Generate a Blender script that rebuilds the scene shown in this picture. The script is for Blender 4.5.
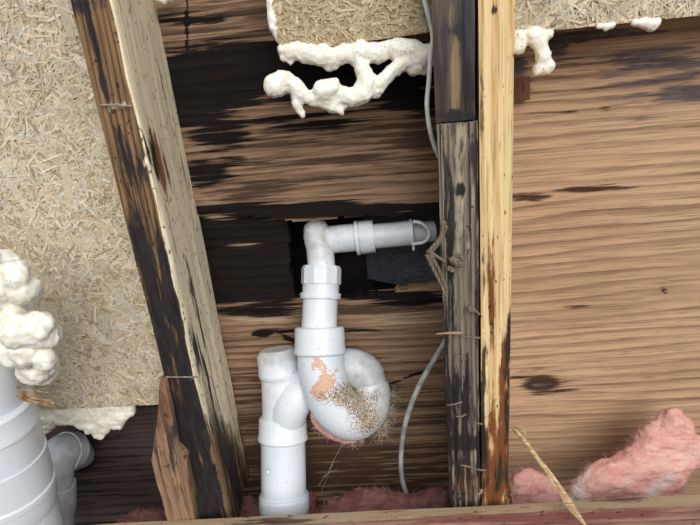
import bpy, bmesh, math, random
import numpy as np
from mathutils import Vector, Matrix
random.seed(7); RNG = np.random.default_rng(11)
for o in list(bpy.data.objects): bpy.data.objects.remove(o)
scene = bpy.context.scene
col = scene.collection
V = lambda *a: np.array(a, float)

# ------------------------------------------------------------------ camera
W, H, F, D = 700, 525, 530.0, 0.51
cx, cy = 350.0, 262.5
dn = V(140, 1420, F); dn /= np.linalg.norm(dn)               # world down seen by the camera (right, down, forward)
a_ = 25.0; b_ = -(F*F + 140*a_)/1420
Yc = V(a_, b_, F); Yc /= np.linalg.norm(Yc)
Zc = -dn
Xc = np.cross(Zc, -Yc); 
if Xc[0] < 0: Xc = -Xc
CAM = V(0, -D, 0)
WC = np.stack([Xc, Yc, Zc])                                  # rows: world axes in camera (right, down, forward)
cam_data = bpy.data.cameras.new('camera'); cam = bpy.data.objects.new('camera', cam_data); col.objects.link(cam)
cam_data.sensor_fit = 'HORIZONTAL'; cam_data.sensor_width = 36; cam_data.lens = F*36/W
cam_data.clip_start = 0.01
R = Matrix([[WC[i][0], -WC[i][1], -WC[i][2]] for i in range(3)])
cam.matrix_world = Matrix.Translation(Vector(CAM)) @ R.to_4x4()
scene.camera = cam
# ------------------------------------------------------------------ light
def lin(c):
    c = np.array(c, float)/255.0
    return tuple(np.where(c <= 0.04045, c/12.92, ((c+0.055)/1.055)**2.4))
world = bpy.data.worlds.new('overcast_sky'); scene.world = world; world.use_nodes = True
wt = world.node_tree; wt.nodes.clear()
wo = wt.nodes.new('ShaderNodeOutputWorld'); wb = wt.nodes.new('ShaderNodeBackground')
wg = wt.nodes.new('ShaderNodeTexCoord'); ws = wt.nodes.new('ShaderNodeSeparateXYZ')
wr = wt.nodes.new('ShaderNodeValToRGB')                       # overcast sky: zenith about three times the horizon
wr.color_ramp.elements[0].position = 0.0; wr.color_ramp.elements[0].color = (0.33, 0.345, 0.37, 1)
wr.color_ramp.elements[1].position = 1.0; wr.color_ramp.elements[1].color = (0.95, 0.98, 1.03, 1)
wt.links.new(wg.outputs['Generated'], ws.inputs[0]); wt.links.new(ws.outputs['Z'], wr.inputs['Fac'])
wt.links.new(wr.outputs['Color'], wb.inputs['Color']); wt.links.new(wb.outputs[0], wo.inputs[0])
wb.inputs['Strength'].default_value = 1.0
sd = bpy.data.lights.new('veiled_sun', 'SUN'); sun = bpy.data.objects.new('veiled_sun', sd); col.objects.link(sun)
sd.energy = 2.4; sd.angle = math.radians(50); sd.color = (1.0, 0.98, 0.95)
sun.location = (0.9, -2.2, 1.8)
sun.rotation_euler = Vector((-0.34, 1.0, -0.62)).to_track_quat('-Z', 'Y').to_euler()
vs = scene.view_settings
scene.display_settings.display_device = 'sRGB'
vs.view_transform = 'Standard'; vs.look = 'None'; vs.gamma = 1; vs.exposure = 0.12; vs.use_curve_mapping = False

# ------------------------------------------------------------------ helpers: pixel <-> place
def ray(px, py):
    return WC @ V(px-cx, py-cy, F)
def P(px, py, Y):                                            # the point of the upright plane y = Y seen at a pixel
    r = ray(px, py); return CAM + r*((D+Y)/r[1])
def mpp(px, py, Y):                                          # metres per pixel there
    return (D+Y)/ray(px, py)[1]
def project(v):
    v = np.asarray(v, float); c = (v-CAM) @ WC
    return cx+F*c[..., 0]/c[..., 2], cy+F*c[..., 1]/c[..., 2]
# value noise
_perm = RNG.random((64, 64, 64))
def vnoise(p):
    p = np.asarray(p, float); i = np.floor(p).astype(int); f = p-i; f = f*f*(3-2*f)
    out = 0
    for dx in (0, 1):
        for dy in (0, 1):
            for dz in (0, 1):
                w = (f[:, 0] if dx else 1-f[:, 0])*(f[:, 1] if dy else 1-f[:, 1])*(f[:, 2] if dz else 1-f[:, 2])
                out = out + w*_perm[(i[:, 0]+dx) % 64, (i[:, 1]+dy) % 64, (i[:, 2]+dz) % 64]
    return out
def fbm(p, oct=4):
    s = 0; a = 0.5; t = 0
    p = np.asarray(p, float)
    for k in range(oct): s = s+a*vnoise(p+k*17.3); t += a; a *= 0.5; p = p*2.03
    return s/t

# ------------------------------------------------------------------ helpers: objects
def tag(o, label=None, cat=None, group=None, kind=None):
    if label: o['label'] = label
    if cat: o['category'] = cat
    if group: o['group'] = group
    if kind: o['kind'] = kind
    return o
def empty(name, loc):
    o = bpy.data.objects.new(name, None); o.location = loc; o.empty_display_size = 0.03; col.objects.link(o); return o
def mk(name, verts, faces, mat, parent=None, smooth=False, attr=None, origin=None):
    verts = np.asarray(verts, float)
    if parent is not None: org = np.array(parent.location)
    elif origin is not None: org = np.array(origin)
    else: org = V((verts[:, 0].min()+verts[:, 0].max())/2, (verts[:, 1].min()+verts[:, 1].max())/2, verts[:, 2].min())
    me = bpy.data.meshes.new(name); me.from_pydata((verts-org).tolist(), [], faces if isinstance(faces, list) else faces.tolist()); me.update()
    if smooth: me.polygons.foreach_set('use_smooth', np.ones(len(me.polygons), bool))
    if attr is not None:
        ca = me.attributes.new('mask', 'FLOAT_COLOR', 'POINT')
        c = np.ones((len(verts), 4)); c[:, :3] = attr
        ca.data.foreach_set('color', c.ravel())
    me.materials.append(mat)
    o = bpy.data.objects.new(name, me); col.objects.link(o)
    if parent is not None: o.parent = parent
    else: o.location = org
    return o
def masks(v, R_=(), G_=(), B_=()):                           # stains, wear and some painted-in shade, as soft ellipses on the surface
    px, py = project(v)
    out = np.zeros((len(v), 3))
    for k, L in enumerate((R_, G_, B_)):
        q = np.ones(len(v))
        for e in L:
            x, y, rx, ry, am = e[:5]; an = math.radians(e[5]) if len(e) > 5 else 0
            dx, dy = px-x, py-y
            u = (dx*math.cos(an)+dy*math.sin(an))/rx; w = (-dx*math.sin(an)+dy*math.cos(an))/ry
            q *= 1-am*np.exp(-(u*u+w*w)**1.6)
        out[:, k] = 1-q
    return out
def gbox(x0, x1, y0, y1, z0, z1, r):                         # box with gridded faces
    bm = bmesh.new(); vm = {}
    n = [max(1, int(round(abs(b-a)/r_))) for (a, b), r_ in zip(((x0, x1), (y0, y1), (z0, z1)), r)]
    ax = [np.linspace(a, b, k+1) for (a, b), k in zip(((x0, x1), (y0, y1), (z0, z1)), n)]
    vs_, fs = [], []
    def vid(i, j, k):
        key = (i, j, k)
        if key not in vm: vm[key] = len(vs_); vs_.append((ax[0][i], ax[1][j], ax[2][k]))
        return vm[key]
    for i in range(n[0]):
        for k in range(n[2]):
            fs.append((vid(i, 0, k), vid(i+1, 0, k), vid(i+1, 0, k+1), vid(i, 0, k+1)))
            fs.append((vid(i, n[1], k+1), vid(i+1, n[1], k+1), vid(i+1, n[1], k), vid(i, n[1], k)))
    for j in range(n[1]):
        for k in range(n[2]):
            fs.append((vid(0, j, k), vid(0, j, k+1), vid(0, j+1, k+1), vid(0, j+1, k)))
            fs.append((vid(n[0], j, k), vid(n[0], j+1, k), vid(n[0], j+1, k+1), vid(n[0], j, k+1)))
    for i in range(n[0]):
        for j in range(n[1]):
            fs.append((vid(i, j, 0), vid(i, j+1, 0), vid(i+1, j+1, 0), vid(i+1, j, 0)))
            fs.append((vid(i, j, n[2]), vid(i+1, j, n[2]), vid(i+1, j+1, n[2]), vid(i, j+1, n[2])))
    bm.free()
    return np.array(vs_), fs
def sheet(x0, x1, z0, z1, r, y, th, keep=None):              # upright board with a gridded front, optionally with cells left out
    nx, nz = int(round((x1-x0)/r)), int(round((z1-z0)/r))
    xs, zs = np.linspace(x0, x1, nx+1), np.linspace(z0, z1, nz+1)
    X, Z = np.meshgrid(xs, zs)
    front = np.stack([X.ravel(), np.full(X.size, y), Z.ravel()], 1); back = front+V(0, th, 0)
    c = np.stack([((X[:-1, :-1]+X[1:, 1:])/2).ravel(), np.full(nx*nz, y), ((Z[:-1, :-1]+Z[1:, 1:])/2).ravel()], 1)
    k = np.ones(nx*nz, bool) if keep is None else keep(c)
    k = k.reshape(nz, nx); N = len(front); fs = []
    for j in range(nz):
        for i in range(nx):
            if not k[j, i]: continue
            a, b, cc, d = j*(nx+1)+i, j*(nx+1)+i+1, (j+1)*(nx+1)+i+1, (j+1)*(nx+1)+i
            fs.append((a, b, cc, d))
            if j == 0 or not k[j-1, i]: fs.append((b, a, a+N, b+N))
            if j == nz-1 or not k[j+1, i]: fs.append((d, cc, cc+N, d+N))
            if i == 0 or not k[j, i-1]: fs.append((a, d, d+N, a+N))
            if i == nx-1 or not k[j, i+1]: fs.append((cc, b, b+N, cc+N))
    v = np.concatenate([front, back])
    used = np.unique(np.concatenate([np.array(f) for f in fs])); mp = -np.ones(len(v), int); mp[used] = np.arange(len(used))
    return v[used], [tuple(int(mp[q]) for q in f) for f in fs]
def inpoly(px, py, poly):
    ins = np.zeros(len(px), bool); n = len(poly)
    for i in range(n):
        (x1, y1), (x2, y2) = poly[i], poly[(i+1) % n]
        c = ((y1 > py) != (y2 > py)) & (px < (x2-x1)*(py-y1)/(y2-y1+1e-9)+x1)
        ins ^= c
    return ins
def spline(pts, n=10):                                       # Catmull-Rom through points of any dimension
    p = np.array(pts, float); p = np.vstack([2*p[0]-p[1], p, 2*p[-1]-p[-2]]); out = []
    for i in range(1, len(p)-2):
        for t in np.linspace(0, 1, n, endpoint=False):
            out.append(0.5*((2*p[i])+(-p[i-1]+p[i+1])*t+(2*p[i-1]-5*p[i]+4*p[i+1]-p[i+2])*t*t+(-p[i-1]+3*p[i]-3*p[i+1]+p[i+2])*t**3))
    out.append(p[-2]); return np.array(out)
def sweep(path, rad, seg=36, cap=True, bore=None, up0=None):  # tube along a path; radius may step (repeat a point for a step)
    path = np.asarray(path, float); n = len(path); rad = np.broadcast_to(rad, (n,)).astype(float)
    tan = np.zeros_like(path)
    for i in range(n):
        a = i
        while a > 0 and np.linalg.norm(path[i]-path[a]) < 1e-6: a -= 1
        b = i
        while b < n-1 and np.linalg.norm(path[b]-path[i]) < 1e-6: b += 1
        t = path[b]-path[a]
        tan[i] = t/np.linalg.norm(t)
    u = np.cross(tan[0], V(0.3, 0.2, 1) if up0 is None else up0)
    if np.linalg.norm(u) < 1e-3: u = np.cross(tan[0], V(1, 0, 0))
    u /= np.linalg.norm(u); vs_, fs = [], []
    for i in range(n):
        u = u-tan[i]*np.dot(u, tan[i]); u /= np.linalg.norm(u); w = np.cross(tan[i], u)
        for s in range(seg):
            t = 2*math.pi*s/seg
            vs_.append(path[i]+rad[i]*(math.cos(t)*u+math.sin(t)*w))
    for i in range(n-1):
        for s in range(seg):
            s2 = (s+1) % seg
            fs.append((i*seg+s, i*seg+s2, (i+1)*seg+s2, (i+1)*seg+s))
    if cap:
        fs.append(tuple(range(seg-1, -1, -1))); fs.append(tuple((n-1)*seg+s for s in range(seg)))
    return np.array(vs_), fs
def px_path(pts, n=8):                                       # (px, py, Y) control points to a smooth 3-D path
    return spline([P(*p) for p in pts], n)
def stepped(path, s0s):                                      # path + [(fraction, radius)] with duplicates at steps
    d = np.r_[0, np.cumsum(np.linalg.norm(np.diff(path, axis=0), axis=1))]; L = d[-1]
    fr = sorted(set([round(x, 6) for x in d/L]+[round(f, 6) for f, _ in s0s]))
    pts, rad = [], []
    F_ = [f for f, _ in s0s]; Rr = [r for _, r in s0s]
    for f in fr:
        p = V(*[np.interp(f*L, d, path[:, k]) for k in range(3)])
        same = [r for g, r in s0s if abs(g-f) < 2e-6]
        if same:
            for r in same: pts.append(p); rad.append(r)
        else:
            pts.append(p); rad.append(np.interp(f, F_, Rr))
    return np.array(pts), np.array(rad)
def blob(balls, vox, lump=0.0, fine=0.0, sc=60, stretch=(1, 1, 1), smooth_it=4):   # merged lumps -> one skin
    bm = bmesh.new()
    for (p, r) in balls:
        g = bmesh.ops.create_icosphere(bm, subdivisions=2, radius=r)
        for v in g['verts']: v.co += Vector(p)
    me = bpy.data.meshes.new('tmp'); bm.to_mesh(me); bm.free()
    o = bpy.data.objects.new('tmp', me); col.objects.link(o)
    m = o.modifiers.new('r', 'REMESH'); m.mode = 'VOXEL'; m.voxel_size = vox
    s = o.modifiers.new('s', 'SMOOTH'); s.iterations = smooth_it; s.factor = 0.5
    dg = bpy.context.evaluated_depsgraph_get(); ev = o.evaluated_get(dg); m2 = ev.to_mesh()
    v = np.zeros(len(m2.vertices)*3); m2.vertices.foreach_get('co', v); v = v.reshape(-1, 3)
    nr = np.zeros(len(v)*3); m2.vertices.foreach_get('normal', nr); nr = nr.reshape(-1, 3)
    fs = [tuple(p.vertices) for p in m2.polygons]
    ev.to_mesh_clear(); bpy.data.objects.remove(o); bpy.data.meshes.remove(me)
    st = np.array(stretch)
    v = v+nr*((fbm(v*sc*st+5, 3)-0.5)*2*lump+(fbm(v*sc*4*st+31, 3)-0.5)*2*fine)[:, None]
    return v, fs

# ------------------------------------------------------------------ materials
class NT:
    def __init__(s, name):
        s.m = bpy.data.materials.new(name); s.m.use_nodes = True; s.t = s.m.node_tree; s.t.nodes.clear()
        s.out = s.t.nodes.new('ShaderNodeOutputMaterial'); s.b = s.t.nodes.new('ShaderNodeBsdfPrincipled')
        s.t.links.new(s.b.outputs[0], s.out.inputs[0])
    def put(s, sock, v):
        if hasattr(v, 'is_linked') or isinstance(v, bpy.types.NodeSocket): s.t.links.new(v, sock)
        elif isinstance(v, (tuple, list)) and sock.type == 'RGBA': sock.default_value = tuple(v)[:3]+(1,)
        else: sock.default_value = v
    def math(s, op, a, b=0.0, c=None, clamp=False):
        n = s.t.nodes.new('ShaderNodeMath'); n.operation = op; n.use_clamp = clamp
        s.put(n.inputs[0], a); s.put(n.inputs[1], b)
        if c is not None: s.put(n.inputs[2], c)
        return n.outputs[0]
    def obj(s): return s.t.nodes.new('ShaderNodeTexCoord').outputs['Object']
    def mapping(s, v, scale=(1, 1, 1), loc=(0, 0, 0), rot=(0, 0, 0)):
        n = s.t.nodes.new('ShaderNodeMapping'); s.put(n.inputs[0], v); n.inputs['Location'].default_value = loc
        n.inputs['Scale'].default_value = scale; n.inputs['Rotation'].default_value = rot; return n.outputs[0]
    def noise(s, v, scale, detail=4, rough=0.55, dist=0.0):
        n = s.t.nodes.new('ShaderNodeTexNoise'); s.put(n.inputs['Vector'], v); n.inputs['Scale'].default_value = scale
        n.inputs['Detail'].default_value = detail; n.inputs['Roughness'].default_value = rough; n.inputs['Distortion'].default_value = dist
        return n.outputs['Fac']
    def voro(s, v, scale):
        n = s.t.nodes.new('ShaderNodeTexVoronoi'); s.put(n.inputs['Vector'], v); n.inputs['Scale'].default_value = scale; return n.outputs['Distance']
    def sep(s, v):
        n = s.t.nodes.new('ShaderNodeSeparateXYZ'); s.put(n.inputs[0], v); return n.outputs
    def mix(s, f, a, b, mode='MIX'):
        n = s.t.nodes.new('ShaderNodeMix'); n.data_type = 'RGBA'; n.blend_type = mode
        s.put(n.inputs['Factor'], f); s.put(n.inputs['A'] if False else n.inputs[6], a); s.put(n.inputs[7], b); return n.outputs[2]
    def ss(s, v, a, b):
        n = s.t.nodes.new('ShaderNodeMapRange'); n.interpolation_type = 'SMOOTHSTEP'; s.put(n.inputs[0], v)
        n.inputs[1].default_value = a; n.inputs[2].default_value = b; return n.outputs[0]
    def attr(s, nm='mask'):
        n = s.t.nodes.new('ShaderNodeAttribute'); n.attribute_name = nm
        q = s.t.nodes.new('ShaderNodeSeparateColor'); s.t.links.new(n.outputs['Color'], q.inputs[0]); return q.outputs
    def attrcol(s, nm='mask'):
        n = s.t.nodes.new('ShaderNodeAttribute'); n.attribute_name = nm; return n.outputs['Color']
    def bump(s, h, st=0.3, dist=0.001):
        n = s.t.nodes.new('ShaderNodeBump'); s.put(n.inputs['Height'], h); n.inputs['Strength'].default_value = st; n.inputs['Distance'].default_value = dist
        s.t.links.new(n.outputs[0], s.b.inputs['Normal'])
    def done(s, color, rough=0.7, spec=0.3):
        s.put(s.b.inputs['Base Color'], color); s.put(s.b.inputs['Roughness'], rough); s.b.inputs['Specular IOR Level'].default_value = spec
        return s.m

def wood(name, light, dark, stain=(28, 24, 24), g=(96, 62, 40), b=(190, 172, 140), axis='x', ring=70, wob=1.6, fib=(9, 520),
         rough=0.75, spec=0.25, contrast=1.0, off=0.0, bump=0.35, streak=(7, 130), hard=0.16, lo=0.12, bd=0.0008, speck=0.0, kb=1.0, rgain=1.05):
    t = NT(name); o = t.mapping(t.obj(), loc=(off, off*0.7, off*1.3)); xyz = t.sep(o)
    al, ac = (xyz[0], xyz[2]) if axis == 'x' else (xyz[2], xyz[0])
    S = (lambda p, q: (p, q, q)) if axis == 'x' else (lambda p, q: (q, q, p))
    warp = t.noise(t.mapping(o, S(1.3, 7)), 1.0, 2, 0.5)
    warp2 = t.noise(t.mapping(o, S(7, 45)), 1.0, 3, 0.5)
    ph = t.math('ADD', t.math('ADD', t.math('MULTIPLY', ac, ring), t.math('MULTIPLY', xyz[1], ring*0.6)), t.math('ADD', t.math('MULTIPLY', warp, wob*6), t.math('MULTIPLY', warp2, 0.8)))
    fr = t.math('FRACT', ph)
    tri = t.math('MULTIPLY', t.math('POWER', t.ss(fr, 0.1, 0.86), 1.8), t.math('SUBTRACT', 1.0, t.ss(fr, 0.88, 0.98)))
    vary = t.noise(t.mapping(o, S(3, 25), (3, 3, 3)), 1.0, 3)
    tri = t.math('MULTIPLY', tri, t.math('MULTIPLY', t.ss(vary, 0.25, 0.65), contrast))
    fibre = t.noise(t.mapping(o, S(*fib)), 1.0, 3, 0.6)
    c = t.mix(tri, lin(light), lin(dark))
    blot = t.noise(t.mapping(o, S(5, 16), (7, 1, 2)), 1.0, 4)
    c = t.mix(t.math('MULTIPLY', t.ss(blot, 0.35, 0.75), 0.35), c, lin(dark))
    c = t.mix(t.math('MULTIPLY', t.ss(fibre, 0.46, 0.68), 0.5), c, lin(tuple(0.62*x for x in dark)))
    fl = t.noise(t.mapping(o, S(30, 700), (2, 8, 5)), 1.0, 2, 0.5)
    c = t.mix(t.math('MULTIPLY', t.ss(fl, 0.62, 0.70), 0.45), c, lin(tuple(0.5*x for x in dark)))
    at = t.attr()
    sn = t.noise(t.mapping(o, S(*streak), (1, 5, 9)), 1.0, 5, 0.62)
    sn2 = t.noise(t.mapping(o, S(streak[0]*4, streak[1]*1.5), (4, 5, 1)), 1.0, 4, 0.6)
    nn = t.math('SUBTRACT', t.math('ADD', t.math('MULTIPLY', sn, 1.3), t.math('MULTIPLY', sn2, 0.5)), 0.9)
    def m(ch, k=1.0, gain=1.05):
        v = t.math('ADD', t.math('MULTIPLY', ch, gain), t.math('MULTIPLY', t.math('MULTIPLY', nn, k), 2.3))
        return t.math('MULTIPLY', t.ss(v, 0.5-hard-lo, 0.5+hard), t.ss(ch, 0.0, 0.12))
    c = t.mix(m(at[2], kb), c, t.mix(t.math('MULTIPLY', fibre, 0.5), lin(b), lin(tuple(0.75*x for x in b))))
    c = t.mix(m(at[1]), c, t.mix(t.math('MULTIPLY', fibre, 0.8), lin(g), lin(tuple(0.6*x for x in g))))
    c = t.mix(t.math('MULTIPLY', m(at[0], 1.0, rgain), 0.97), c, t.mix(t.ss(sn2, 0.35, 0.7), lin(stain), lin(tuple(1.7*x for x in stain))))
    if speck:
        sp = t.noise(t.mapping(o, S(90, 170)), 1.0, 3, 0.6)
        c = t.mix(t.math('MULTIPLY', t.ss(sp, 0.66-speck*0.1, 0.72-speck*0.1), 0.8), c, lin(stain))
    t.bump(t.math('ADD', t.math('MULTIPLY', tri, -0.6), t.math('MULTIPLY', fibre, -0.9)), bump, bd)
    return t.done(c, rough, spec)

M = {}
M['ply_right'] = wood('sound plywood veneer', (200, 165, 131), (144, 111, 85), stain=(66, 58, 58), g=(80, 50, 36), b=(70, 50, 42), kb=0.25, ring=70, wob=0.75, contrast=1.0, hard=0.2, off=2.0)
M['ply'] = wood('water-stained plywood veneer', (160, 130, 104), (102, 79, 62), stain=(11, 10, 12), rgain=1.4, g=(90, 70, 57), b=(184, 160, 134), ring=80, wob=0.8, off=3.1, streak=(4.5, 150), hard=0.14, spec=0.1)
M['ply_shaded'] = wood('shade-darkened plywood veneer', (86, 72, 66), (60, 50, 46), stain=(22, 20, 22), ring=90, wob=1.5, off=5.7)  # darker veneer colour stands in for the strand board's shadow
M['stud_left'] = wood('mould-blackened stud', (146, 114, 80), (78, 56, 40), stain=(26, 24, 26), g=(168, 108, 74), b=(252, 236, 202), axis='z', ring=150, wob=1.0, off=1.3, streak=(10, 110), speck=0.5, hard=0.2)
M['stud_wet'] = wood('wet dark stud', (92, 72, 56), (48, 38, 34), stain=(22, 20, 23), b=(138, 116, 82), axis='z', ring=60, wob=0.5, off=2.2, rough=0.38, spec=0.5, streak=(5, 90))
M['stud_grey'] = wood('weathered grey stud', (150, 136, 120), (50, 43, 40), stain=(28, 25, 26), g=(98, 68, 50), b=(176, 164, 140), axis='z', ring=170, wob=0.22, contrast=1.3, off=4.4, streak=(12, 150), speck=0.4, bump=0.6)
M['stud_pine'] = wood('new yellow pine', (240, 210, 158), (214, 172, 112), stain=(36, 30, 28), g=(140, 84, 46), b=(238, 214, 158), axis='z', ring=75, wob=0.9, off=6.1, speck=0.22, streak=(10, 110))
M['block'] = wood('torn brown stud end', (158, 126, 100), (112, 84, 64), stain=(44, 38, 36), g=(124, 84, 60), b=(150, 142, 128), axis='z', ring=70, wob=1.2, off=7.7, speck=0.5)
M['plate'] = wood('stained sill board', (168, 132, 112), (124, 90, 78), stain=(60, 50, 46), g=(142, 88, 80), b=(168, 146, 116), ring=90, wob=0.6, off=8.3, speck=0.5)
M['chip'] = wood('splintered wood', (170, 144, 116), (112, 88, 66), axis='z', ring=300, wob=0.3, off=9.3)
M['chip_grey'] = wood('greyed splinter', (142, 126, 108), (84, 74, 66), axis='z', ring=300, wob=0.3, off=10.3)
def simple(name, c1, c2, scale, rough=0.6, spec=0.3, bump=0.2, bd=0.001, stretch=(1, 1, 1), th=(0.35, 0.65), det=4):
    t = NT(name); o = t.mapping(t.obj(), stretch); n = t.noise(o, scale, det)
    t.bump(n, bump, bd); return t.done(t.mix(t.ss(n, *th), lin(c1), lin(c2)), rough, spec)
M['foam'] = None
def foam_mat(name, c1, c2, dirt):
    t = NT(name); o = t.obj(); n = t.noise(o, 70, 4); d = t.noise(o, 420, 3, 0.6); d2 = t.noise(o, 45, 3)
    c = t.mix(t.ss(n, 0.35, 0.65), lin(c1), lin(c2))
    c = t.mix(t.math('MULTIPLY', t.ss(d, 0.60, 0.66), t.math('MULTIPLY', t.ss(d2, 0.45, 0.6), 0.7)), c, lin(dirt))
    t.b.inputs['Subsurface Weight'].default_value = 0.15; t.b.inputs['Subsurface Radius'].default_value = (0.006, 0.004, 0.002)
    t.bump(t.math('ADD', n, t.math('MULTIPLY', d, 0.25)), 0.3, 0.002)
    return t.done(c, 0.5, 0.4)
M['foam'] = foam_mat('cured spray foam', (248, 245, 236), (240, 233, 214), (84, 76, 66))
M['foam_green'] = foam_mat('pale spray foam', (244, 242, 232), (231, 226, 208), (120, 106, 80))
def pvc():
    t = NT('white plastic pipe'); o = t.obj(); at = t.attr()
    n = t.noise(o, 90, 5, 0.6); d = t.noise(o, 520, 4, 0.65); big = t.noise(o, 22, 3); sp = t.noise(o, 260, 2, 0.5)
    c = t.mix(t.math('MULTIPLY', t.ss(big, 0.4, 0.75), 0.35), lin((222, 228, 234)), lin((200, 203, 205)))
    c = t.mix(t.math('MULTIPLY', t.ss(sp, 0.70, 0.74), 0.55), c, lin((92, 84, 76)))
    pk = t.ss(t.math('ADD', at[0], t.math('MULTIPLY', t.math('SUBTRACT', n, 0.5), 1.6)), 0.45, 0.52)
    c = t.mix(pk, c, t.mix(t.ss(d, 0.35, 0.65), lin((222, 184, 160)), lin((204, 160, 136))))
    bs = t.ss(t.math('ADD', t.math('MULTIPLY', at[1], 0.9), t.math('MULTIPLY', t.math('SUBTRACT', d, 0.55), 2.4)), 0.5, 0.7)
    c = t.mix(t.math('MULTIPLY', bs, t.ss(at[1], 0.02, 0.2)), c, t.mix(t.ss(n, 0.3, 0.7), lin((118, 92, 62)), lin((176, 150, 112))))
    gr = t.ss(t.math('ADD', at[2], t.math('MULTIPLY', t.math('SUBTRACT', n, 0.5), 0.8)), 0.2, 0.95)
    c = t.mix(t.math('MULTIPLY', gr, 0.75), c, lin((150, 146, 140)))  # grey film: dust, and shade painted on the pipes in the cut-out
    t.bump(t.math('ADD', t.math('MULTIPLY', pk, 1.2), t.math('ADD', bs, t.math('MULTIPLY', n, 0.15))), 0.25, 0.001)
    return t.done(c, 0.36, 0.45)
M['pvc'] = pvc()
M['pink'] = None
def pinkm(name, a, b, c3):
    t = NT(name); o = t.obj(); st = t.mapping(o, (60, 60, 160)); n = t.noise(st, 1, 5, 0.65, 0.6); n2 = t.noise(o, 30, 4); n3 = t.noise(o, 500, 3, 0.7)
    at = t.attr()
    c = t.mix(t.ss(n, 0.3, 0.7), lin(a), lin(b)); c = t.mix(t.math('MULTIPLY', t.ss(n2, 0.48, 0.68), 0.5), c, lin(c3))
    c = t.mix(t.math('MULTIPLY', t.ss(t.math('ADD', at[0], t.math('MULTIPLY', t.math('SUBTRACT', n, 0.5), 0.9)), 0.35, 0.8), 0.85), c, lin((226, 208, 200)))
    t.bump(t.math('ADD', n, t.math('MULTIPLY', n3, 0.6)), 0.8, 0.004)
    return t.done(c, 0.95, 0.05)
M['pink'] = pinkm('pink glass wool', (230, 180, 168), (210, 148, 138), (234, 200, 188))
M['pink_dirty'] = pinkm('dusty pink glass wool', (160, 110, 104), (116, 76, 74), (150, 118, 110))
M['fibre_pink'] = simple('loose pink fibre', (226, 164, 154), (208, 180, 170), 40, 0.9, 0.1)
M['fibre_grey'] = simple('dusty lint', (196, 180, 160), (150, 134, 116), 40, 0.9, 0.1)
M['web'] = simple('cobweb', (170, 168, 166), (140, 138, 136), 40, 0.6, 0.2)
M['cable_white'] = simple('white cable sheath', (226, 226, 222), (196, 194, 188), 60, 0.45, 0.4, 0.05)
M['cable_grey'] = simple('grey cable sheath', (176, 178, 174), (130, 130, 126), 45, 0.5, 0.4, 0.1)
M['straw'] = simple('dry reed', (208, 182, 140), (158, 126, 88), 50, 0.6, 0.25, 0.4, 0.001, (1, 1, 8))
M['twig'] = simple('bark shreds', (190, 158, 120), (120, 86, 60), 90, 0.8, 0.2, 0.4)
M['steel'] = simple('dull steel', (150, 140, 128), (104, 92, 82), 200, 0.45, 0.5, 0.1)
M['leaf'] = simple('dead brown leaf', (120, 82, 58), (74, 50, 38), 120, 0.8, 0.2, 0.4)
M['felt'] = simple('grey felt paper', (112, 116, 122), (78, 82, 90), 140, 0.9, 0.1, 0.6, 0.002, (1, 1, 3), (0.3, 0.7), 6)
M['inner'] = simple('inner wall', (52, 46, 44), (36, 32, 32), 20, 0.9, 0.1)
M['soil'] = simple('bare soil', (84, 68, 54), (52, 42, 33), 8, 0.95, 0.1, 0.8, 0.02, det=8)
def osb():
    t = NT('strand board core'); o = t.obj(); n = t.noise(o, 60, 5)
    return t.done(t.mix(t.ss(n, 0.3, 0.7), lin((150, 126, 94)), lin((186, 162, 124))), 0.8, 0.2)
M['osb'] = osb()
def strand():
    t = NT('pressed wood strands'); o = t.obj(); n = t.noise(o, 420, 4, 0.65); big = t.noise(o, 14, 3)
    c = t.mix(t.math('MULTIPLY', t.ss(n, 0.45, 0.7), 0.5), t.attrcol(), lin((150, 128, 98)))
    c = t.mix(t.math('MULTIPLY', t.ss(big, 0.5, 0.7), 0.25), c, lin((150, 138, 120)))
    t.bump(n, 0.3, 0.0006); return t.done(c, 0.7, 0.25)
M['strand'] = strand()

# ------------------------------------------------------------------ heights and sides
YP = 0.142                                                   # front of the plywood
ZTOP = P(350, -230, YP)[2]; plate_z = P(465, 500, -0.001)[2]
ZB = plate_z-0.16                                            # the plywood runs on below the sill board

# ------------------------------------------------------------------ the setting
g = empty('wall_back', (0, YP, ZB)); tag(g, 'plywood back wall of the opened wall cavity behind the studs', 'wall', kind='structure')
xs_mid = P(472, 262, YP)[0]; xs_left = P(165, 262, YP)[0]
zh = P(330, 216, YP)[2]
def disp_y(v, amp, sc=(6, 6, 40), seed=0):
    v = v.copy(); v[:, 1] += (fbm(v*np.array(sc)+seed, 4)-0.5)*amp; return v
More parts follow.
